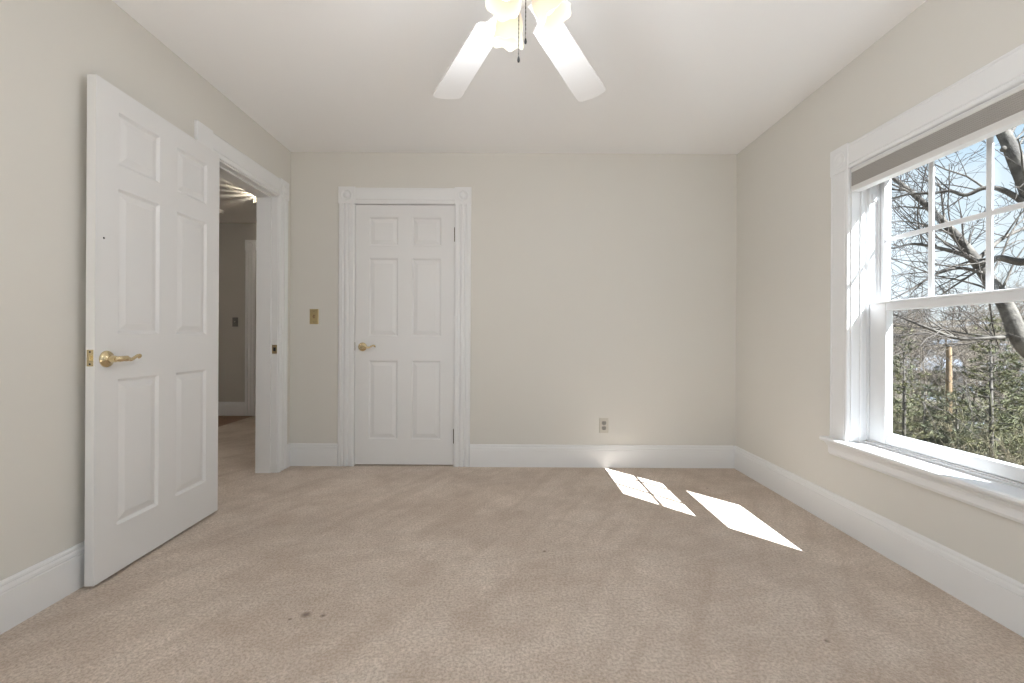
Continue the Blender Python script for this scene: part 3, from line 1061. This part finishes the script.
# ------------------------------------------------------------------ two assumed windows of the rear wall, added to let in fill daylight
for k, (a, c) in enumerate(RW):
    rw = struct(empty('window_%d' % (k + 2), ((a + c) / 2, YR, RZ0)),
                ['white window of the rear wall near the door side', 'white window of the rear wall near the window side'][k], 'window')

    def rwin(bm, name, material):
        o = link(name, bm, material)
        o.parent = rw
        o.matrix_parent_inverse = Matrix.Translation(-rw.location)
    rwin(bar((a - WCW, YR, RZ0), (1, 0, 0), (0, 1, 0), (0, 0, 1), RZ1 - RZ0, FLAT), 'side_casing', M['trim'])
    rwin(bar((c + WCW, YR, RZ0), (-1, 0, 0), (0, 1, 0), (0, 0, 1), RZ1 - RZ0, FLAT), 'side_casing', M['trim'])
    rwin(bar((a - WCW, YR, RZ1 + WCW), (0, 0, -1), (0, 1, 0), (1, 0, 0), c - a + 2 * WCW, FLAT), 'head_casing', M['trim'])
    rwin(boxes((a - WCW - 0.02, c + WCW + 0.02, YR, YR + 0.05, RZ0 - 0.025, RZ0)), 'stool', M['trim'])
    zm = (RZ0 + RZ1) / 2
    yf = YR - 0.10
    rwin(boxes((a, a + 0.05, yf, yf + 0.05, RZ0, RZ1), (c - 0.05, c, yf, yf + 0.05, RZ0, RZ1), (a, c, yf, yf + 0.05, RZ0, RZ0 + 0.05),
               (a, c, yf, yf + 0.05, RZ1 - 0.05, RZ1), (a, c, yf, yf + 0.05, zm - 0.025, zm + 0.025)), 'sash', M['vinyl'])
    rwin(boxes((a + 0.03, c - 0.03, yf + 0.02, yf + 0.028, RZ0 + 0.03, zm), (a + 0.03, c - 0.03, yf + 0.02, yf + 0.028, zm, RZ1 - 0.03)), 'pane', M['glass'])

# ------------------------------------------------------------------ outdoors, seen from the upper floor
def gz(x, y):
    u = (x + y) / math.sqrt(2)
    v = (x - y) / math.sqrt(2)
    pts = [(-80, -3.4), (8, -3.4), (30, -4.5), (55, -5.4), (88, -5.9), (125, 1.0), (170, 5.0), (260, 8.0)]
    for (a, za), (c, zc) in zip(pts, pts[1:]):
        if u <= c:
            s = max(0.0, (u - a) / (c - a))
            z = za + (zc - za) * s
            break
    else:
        z = 9.0
    if u > 10:
        z += min(1.0, (u - 10) / 30) * (0.5 * math.sin(v * 0.17 + 1.0) + 0.3 * math.sin(u * 0.31 + v * 0.08))
    return z


M['bark'] = mat('grey_bark', (0.05, 0.042, 0.034), 0.9, noise=(9, (0.105, 0.092, 0.075), 0.42, 0.62), bump=(30, 0.5, 0.02))
M['twig'] = mat('twig_bark', (0.055, 0.045, 0.037), 0.9)
M['woods'] = mat('woods_bark', (0.10, 0.077, 0.055), 0.95, noise=(0.6, (0.14, 0.115, 0.09), 0.4, 0.6))
M['needles'] = mat('pine_needles', (0.060, 0.065, 0.020), 0.7, noise=(1.6, (0.11, 0.10, 0.035), 0.4, 0.65))
M['needles_dark'] = mat('dark_needles', (0.035, 0.045, 0.022), 0.7, noise=(1.3, (0.075, 0.075, 0.03), 0.4, 0.65))
M['brush'] = mat('dry_brush', (0.10, 0.08, 0.045), 0.95, noise=(0.8, (0.07, 0.07, 0.03), 0.4, 0.6))
M['pole'] = mat('pole_wood', (0.24, 0.16, 0.085), 0.85, noise=(4, (0.17, 0.11, 0.06), 0.4, 0.6))
M['roof_snow'] = mat('snowy_roof', (0.13, 0.145, 0.17), 0.8, noise=(0.7, (0.055, 0.05, 0.045), 0.38, 0.58))
M['house_wall'] = mat('house_siding_grey', (0.10, 0.095, 0.09), 0.8)
M['house_trim'] = mat('house_trim_white', (0.34, 0.34, 0.34), 0.6)
M['house_glass'] = mat('house_window_glass', (0.03, 0.035, 0.04), 0.1)
M['ground'] = mat('leaf_litter_and_snow', (0.085, 0.068, 0.045), 0.95, noise=(0.13, (0.20, 0.225, 0.26), 0.55, 0.64), bump=(1.5, 0.6, 0.1))

verts, faces = [], []
gx_ = [-70 + 5 * i for i in range(15)] + [5 + 2.5 * i for i in range(79)]
gy_ = [-70 + 5 * i for i in range(15)] + [5 + 2.5 * i for i in range(79)]
for j, y in enumerate(gy_):
    for i, x in enumerate(gx_):
        verts.append((x, y, gz(x, y)))
nx = len(gx_)
for j in range(len(gy_) - 1):
    for i in range(nx - 1):
        faces.append((j * nx + i, j * nx + i + 1, (j + 1) * nx + i + 1, (j + 1) * nx + i))
struct(pymesh('ground', verts, faces, M['ground'], None, True), 'brown leaf-covered hillside with patches of snow', 'ground')


def rand_perp(d, rng):
    v = Vector((rng.uniform(-1, 1), rng.uniform(-1, 1), rng.uniform(-1, 1)))
    v -= d * v.dot(d)
    return v.normalized() if v.length > 1e-3 else Vector((0, 0, 1))


def grow(acc, p, d, ln, r, lvl, rng, spread=0.8, kids=(4, 6), wander=0.25, up=0.05, taper=0.4, shrink=(0.4, 0.65), rmin=0.0025):
    n = max(3, int(ln / 0.22)) if ln < 3 else 9
    path = []
    q = p.copy()
    dd = d.normalized()
    for i in range(n + 1):
        path.append((q.copy(), max(rmin, r * (1 - (1 - taper) * i / n))))
        dd = (dd + rand_perp(dd, rng) * wander * rng.random() + Vector((0, 0, up))).normalized()
        q = q + dd * (ln / n)
    acc.setdefault(lvl, []).append(path)
    if lvl > 0:
        for k in range(rng.randint(*kids)):
            i = rng.randint(max(1, n // 4), n)
            b = path[i]
            base = (path[min(i + 1, n)][0] - path[i - 1][0]).normalized()
            nd = (base * (1 - 0.35 * spread) + rand_perp(base, rng) * spread).normalized()
            grow(acc, b[0], nd, ln * rng.uniform(*shrink), b[1] * rng.uniform(0.45, 0.7), lvl - 1, rng, spread, kids, wander, up, taper, shrink, rmin)


# --- the big bare tree just outside: limbs sweep across the window
rng = random.Random(11)
tree = tag(empty('bare_tree', (7.9, 5.2, gz(7.9, 5.2))), 'large bare tree close outside whose limbs cross the window', 'tree')


def add_part(name, paths, material, sides):
    v, f = tube_data(paths, sides)
    o = pymesh(name, [p - tree.location for p in v], f, material, tree, True)
    return o


trunk = smooth_path([(Vector((7.9, 5.2, gz(7.9, 5.2) - 0.1)), 0.34), (Vector((7.75, 5.25, -2.0)), 0.27), (Vector((7.6, 5.3, -0.6)), 0.24), (Vector((7.55, 5.4, 0.8)), 0.21),
                     (Vector((7.7, 5.6, 2.6)), 0.17), (Vector((7.6, 6.1, 5.0)), 0.12), (Vector((7.9, 6.4, 7.5)), 0.05)], 6)
add_part('trunk', [trunk], M['bark'], 14)
TH = 0.80
LIMBS = [
    # pixel x, pixel y, distance, radius
    [(1115, 395, 5.35, 0.15), (1060, 372, 5.40, 0.125), (1024, 345, 5.45, 0.115), (1006, 306, 5.55, 0.10), (985, 274, 5.75, 0.085), (960, 240, 5.95, 0.066), (930, 209, 6.2, 0.050), (905, 187, 6.4, 0.038), (885, 172, 6.6, 0.030), (858, 150, 6.8, 0.018)],
    [(1128, 330, 5.35, 0.14), (1078, 285, 5.3, 0.13), (1046, 235, 5.25, 0.118), (1029, 190, 5.25, 0.105), (1016, 160, 5.3, 0.092), (1003, 132, 5.4, 0.08), (984, 100, 5.5, 0.08), (975, 60, 5.6, 0.06), (955, 20, 5.8, 0.03)],
    [(1028, 205, 5.25, 0.045), (1003, 190, 5.35, 0.036), (984, 188, 5.45, 0.032), (966, 195, 5.55, 0.028), (950, 191, 5.65, 0.024), (934, 193, 5.75, 0.022), (910, 194, 5.9, 0.018), (888, 198, 6.0, 0.014), (862, 190, 6.1, 0.008)],
    [(1050, 250, 5.3, 0.065), (1024, 262, 5.4, 0.058), (999, 258, 5.5, 0.046), (984, 264, 5.6, 0.040), (961, 254, 5.7, 0.032), (934, 247, 5.85, 0.026), (912, 244, 6.0, 0.020), (890, 248, 6.1, 0.015), (860, 240, 6.2, 0.008)],
    [(1018, 326, 5.48, 0.040), (1009, 336, 5.5, 0.032), (985, 338, 5.55, 0.028), (956, 338, 5.65, 0.026), (928, 328, 5.8, 0.022), (893, 314, 6.0, 0.016), (860, 300, 6.2, 0.008)],
    [(975, 262, 5.85, 0.035), (1000, 240, 5.9, 0.030), (1024, 228, 6.0, 0.026), (1060, 210, 6.1, 0.018)],
    [(985, 274, 5.75, 0.030), (960, 268, 5.7, 0.024), (935, 275, 5.7, 0.019), (910, 290, 5.75, 0.013), (890, 300, 5.8, 0.008)],
    [(1003, 150, 5.33, 0.035), (1015, 125, 5.6, 0.03), (1035, 100, 5.9, 0.025), (1060, 70, 6.2, 0.015)],
]
limb_paths = []
for k, lb in enumerate(LIMBS):
    lp_ = smooth_path([(at(a, c, y), r * TH) for a, c, y, r in lb], 6)
    limb_paths.append(lp_)
    add_part('limb', [lp_], M['bark'], 10)
acc = {}
for k, lp_ in enumerate(limb_paths):
    cnt = [19, 8, 15, 20, 18, 6, 12, 5][k]
    for j in range(cnt):
        i = rng.randint(len(lp_) // 4, len(lp_) - 1)
        b = lp_[i]
        base = (lp_[min(i + 1, len(lp_) - 1)][0] - lp_[i - 1][0]).normalized()
        nd = (base * 0.8 + rand_perp(base, rng) * 0.8 + Vector((0, 0, 0.15))).normalized()
        grow(acc, b[0], nd, rng.uniform(0.6, 1.7), min(0.014, b[1] * rng.uniform(0.3, 0.5)), 2, rng, 0.75, (4, 5), 0.35, 0.02, 0.4, (0.35, 0.65), 0.0026)
big_b = [smooth_path(p, 2) for p in acc[2]]
order = sorted(big_b, key=lambda p: -p[0][1])[:40]
for pth in order:
    add_part('branch', [pth], M['bark'], 6)
rest = [p for p in big_b if p not in order] + acc[1] + acc[0]
tw = add_part('twigs', rest, M['twig'], 4)
tw['kind'] = 'stuff'


# --- evergreens on the slope below
def evergreen(h, spread, rng, material, dens=1.0):
    root = empty('evergreen')
    tubes('trunk', [[(Vector((0, 0, -0.2)), 0.075), (Vector((0.02, 0, h * 0.5)), 0.05), (Vector((0, 0.02, h)), 0.012)]], M['bark'], root, 8)
    v, f = [], []
    br = []
    wn = int(h / 0.27)
    for w in range(wn):
        s = (w + 0.5) / wn
        z = h * (0.12 + 0.88 * s)
        ln0 = spread * (1 - s) ** 0.75 * (0.55 + 0.45 * min(1, s * 4))
        for k in range(int(5 * dens) + rng.randint(0, 2)):
            a = rng.uniform(0, 6.283)
            ln = ln0 * rng.uniform(0.55, 1.15) + 0.12
            d = Vector((math.cos(a), math.sin(a), rng.uniform(-0.25, 0.35)))
            path = []
            for i in range(6):
                q = i / 5
                path.append((Vector((0, 0, z)) + d * (ln * q) + Vector((0, 0, 0.14 * ln * q * q)), 0.012 * (1 - 0.7 * q)))
            br.append(path)
            nt_ = max(3, int(ln / 0.085))
            for i in range(nt_):
                q = 0.2 + 0.8 * (i + rng.random()) / nt_
                c = Vector((0, 0, z)) + d * (ln * q) + Vector((rng.uniform(-.09, .09), rng.uniform(-.09, .09), 0.14 * ln * q * q + rng.uniform(-.04, .07)))
                for b in range(9):
                    dd = (d * 0.6 + Vector((rng.uniform(-1, 1), rng.uniform(-1, 1), rng.uniform(-0.5, 1.0)))).normalized()
                    sd_ = rand_perp(dd, rng) * 0.011
                    l_ = rng.uniform(0.08, 0.17)
                    n0 = len(v)
                    v += [c - sd_, c + sd_, c + dd * l_]
                    f.append((n0, n0 + 1, n0 + 2))
    tubes('branches', br, M['bark'], root, 4)['kind'] = 'stuff'
    pymesh('needles', v, f, material, root)['kind'] = 'stuff'
    return root


ev = [
    # pixel x, distance, pixel y of the top, spread, kind, label
    (991, 13.0, 318, 1.55, 'needles', 'olive green pine standing behind the large bare tree'),
    (1046, 15.0, 330, 1.7, 'needles', 'broad olive pine hidden mostly behind the right edge of the window'),
    (904, 15.5, 326, 1.0, 'needles', 'slender thin pine at the far edge of the lower window pane'),
    (925, 17.0, 385, 1.5, 'needles_dark', 'low dark evergreen below the small house'),
    (957, 16.0, 392, 1.5, 'needles_dark', 'low dark evergreen at the foot of the wooden pole'),
    (1012, 19.0, 352, 1.6, 'needles_dark', 'dark evergreen rising behind the olive pine'),
    (938, 31.0, 366, 1.7, 'needles', 'olive evergreen standing just in front of the small house'),
    (872, 18.0, 372, 1.5, 'needles', 'bushy olive evergreen hidden behind the window jamb'),
]
for k, (px_, Y, top, spd, mk, lab) in enumerate(ev):
    b = at(px_, 338, Y)
    z0 = gz(b.x, Y)
    hgt = at(px_, top, Y).z - z0
    r_ = evergreen(hgt, spd, random.Random(40 + k), M[mk])
    r_.location = (b.x, Y, z0)
    tag(r_, lab, 'tree', 'evergreens below the window')

# --- wooden pole
b = at(949, 338, 24)
z0 = gz(b.x, 24)
up_ = tag(empty('utility_pole', (b.x, 24, z0)), 'weathered tan wooden pole rising among the evergreens', 'pole')
zt = at(949, 346, 24).z - z0
bm = bmesh.new()
lathe_closed(bm, [(0.15, -0.2), (0.14, zt * 0.5), (0.115, zt - 0.03), (0.09, zt)], None, 14)
link('pole_shaft', bm, M['pole'], up_, True)
link('pole_cap', boxes((-0.13, 0.13, -0.13, 0.13, zt, zt + 0.05)), M['bark'], up_)
for z in (0.5, 0.9):
    link('step_bolt', boxes((-0.02, 0.02, -0.30, 0.0, zt * z, zt * z + 0.03)), M['bark'], up_)

# --- small house in the hollow
b = at(921, 338, 58)
z0 = gz(b.x, 40) - 0.2
hs_ = tag(empty('house', (b.x, 58, z0), R(-28)), 'small grey house with a snow covered gable roof in the hollow', 'house')
wz = 2.6
rz = 1.5
bm = boxes((-3.2, 3.2, -2.6, 2.6, 0, wz))
prism(bm, [(-2.6, wz), (2.6, wz), (0, wz + rz)], (-3.2, 0, 0), (0, 1, 0), (0, 0, 1), (1, 0, 0), 6.4)
link('house_wall', bm, M['house_wall'], hs_)
for s in (-1, 1):
    bm = bmesh.new()
    prism(bm, [(0, wz + rz + 0.02), (0, wz + rz + 0.20), (s * 3.0, wz - 0.05), (s * 3.0, wz - 0.23)], (-3.5, 0, 0), (0, 1, 0), (0, 0, 1), (1, 0, 0), 7.0)
    link('roof_slope', bm, M['roof_snow'], hs_)
    bm = bmesh.new()
    prism(bm, [(0, wz + rz - 0.12), (0, wz + rz + 0.22), (s * 3.02, wz - 0.03), (s * 3.02, wz - 0.33)], (-3.56, 0, 0), (0, 1, 0), (0, 0, 1), (1, 0, 0), 0.06)
    link('bargeboard', bm, M['house_trim'], hs_)
for (x, y, dx, dy) in ((-3.2, -1.2, 0, 0.45), (-3.2, 1.2, 0, 0.45), (-1.5, -2.6, 0.45, 0), (1.2, -2.6, 0.45, 0)):
    fr_ = link('window', boxes((x - dx - 0.06, x + dx + 0.06, y - dy - 0.06, y + dy + 0.06, 0.9, 2.1)), M['house_trim'], hs_)
    link('pane', boxes((x - dx - (0.08 if dx == 0 else -0.05), x + dx + (0.0 if dx == 0 else -0.05), y - dy - (0.08 if dy == 0 else -0.05), y + dy + (0 if dy == 0 else -0.05), 1.0, 2.0)), M['house_glass'], fr_)
link('chimney', boxes((0.6, 1.2, -0.3, 0.3, wz + rz - 0.4, wz + rz + 0.9)), M['house_wall'], hs_)


# --- bare woods on the hillside and scrub in the hollow
def woods_tree(seed, h):
    rng = random.Random(seed)
    root = empty('bare_woods_tree')
    acc = {}
    tr = smooth_path([(Vector((0, 0, -0.4)), 0.15), (Vector((rng.uniform(-.2, .2), 0, h * 0.35)), 0.12), (Vector((rng.uniform(-.3, .3), rng.uniform(-.3, .3), h * 0.7)), 0.07), (Vector((0, 0, h)), 0.02)], 5)
    tubes('trunk', [tr], M['woods'], root, 6)
    for j in range(26):
        i = rng.randint(len(tr) // 5, len(tr) - 1)
        a = rng.uniform(0, 6.283)
        nd = Vector((math.cos(a), math.sin(a), rng.uniform(0.2, 1.1))).normalized()
        grow(acc, tr[i][0], nd, h * rng.uniform(0.18, 0.36), 0.045, 2, rng, 0.8, (4, 5), 0.3, 0.05, 0.4, (0.4, 0.65), 0.012)
    p = acc[2] + acc[1] + acc[0]
    tubes('branches', p, M['woods'], root, 3)['kind'] = 'stuff'
    return root


rngw = random.Random(5)
protos = [woods_tree(100 + k, 7.5 + k * 0.6) for k in range(4)]
used = set()
spots = []
while len(spots) < 140:
    az = R(rngw.uniform(33, 58) if len(spots) < 88 else rngw.uniform(58, 92))
    d = rngw.uniform(64, 138)
    x, y = d * math.sin(az), d * math.cos(az)
    if all((x - a) ** 2 + (y - c) ** 2 > 7 for a, c in spots) and (Vector((x, y)) - Vector((hs_.location.x, 58))).length > 7:
        spots.append((x, y))
for k, (x, y) in enumerate(spots):
    pr = protos[k % 4]
    o = pr if k < 4 else copy_tree(pr)
    o.location = (x, y, gz(x, y))
    o.rotation_euler.z = rngw.uniform(0, 6.28)
    s = rngw.uniform(0.7, 1.0)
    o.scale = (s * 1.25, s * 1.25, s)
    tag(o, 'bare grey-brown tree in the woods on the far hillside', 'tree', 'bare trees of the hillside woods')


for k in range(20):
    az = R(38 + 14 * ((k * 0.618) % 1.0))
    d = 26 + 24 * ((k * 0.377 + 0.2) % 1.0)
    x, y = d * math.sin(az), d * math.cos(az)
    o = copy_tree(protos[k % 4])
    o.name = 'bare_sapling'
    o.location = (x, y, gz(x, y))
    o.rotation_euler.z = 1.7 * k
    q_ = 0.42 + 0.16 * ((k * 0.71) % 1.0)
    o.scale = (q_ * 1.1, q_ * 1.1, q_)
    tag(o, 'thin bare sapling among the evergreens below the window', 'tree', 'bare saplings among the evergreens')


def shrub(seed):
    rng = random.Random(seed)
    root = empty('scrub_bush')
    acc = {}
    for j in range(22):
        a = rng.uniform(0, 6.283)
        nd = Vector((math.cos(a), math.sin(a), rng.uniform(0.5, 1.8))).normalized()
        grow(acc, Vector((rng.uniform(-.3, .3), rng.uniform(-.3, .3), -0.05)), nd, rng.uniform(0.9, 1.8), 0.022, 2, rng, 0.7, (4, 5), 0.3, 0.05, 0.4, (0.4, 0.7), 0.006)
    tubes('stems', acc[2], M['brush'], root, 4)['kind'] = 'stuff'
    tubes('twigs', acc[1] + acc[0], M['brush'], root, 3)['kind'] = 'stuff'
    return root


sprot = [shrub(300 + k) for k in range(3)]
for k in range(62):
    az = R(rngw.uniform(36, 54) if k < 42 else rngw.uniform(54, 86))
    d = rngw.uniform(16, 44)
    x, y = d * math.sin(az), d * math.cos(az)
    o = sprot[k % 3] if k < 3 else copy_tree(sprot[k % 3])
    o.location = (x, y, gz(x, y))
    o.rotation_euler.z = rngw.uniform(0, 6.28)
    s = rngw.uniform(0.7, 1.15)
    o.scale = (s, s, s)
    tag(o, 'tangled leafless brown scrub bush on the slope', 'bush', 'scrub on the slope')
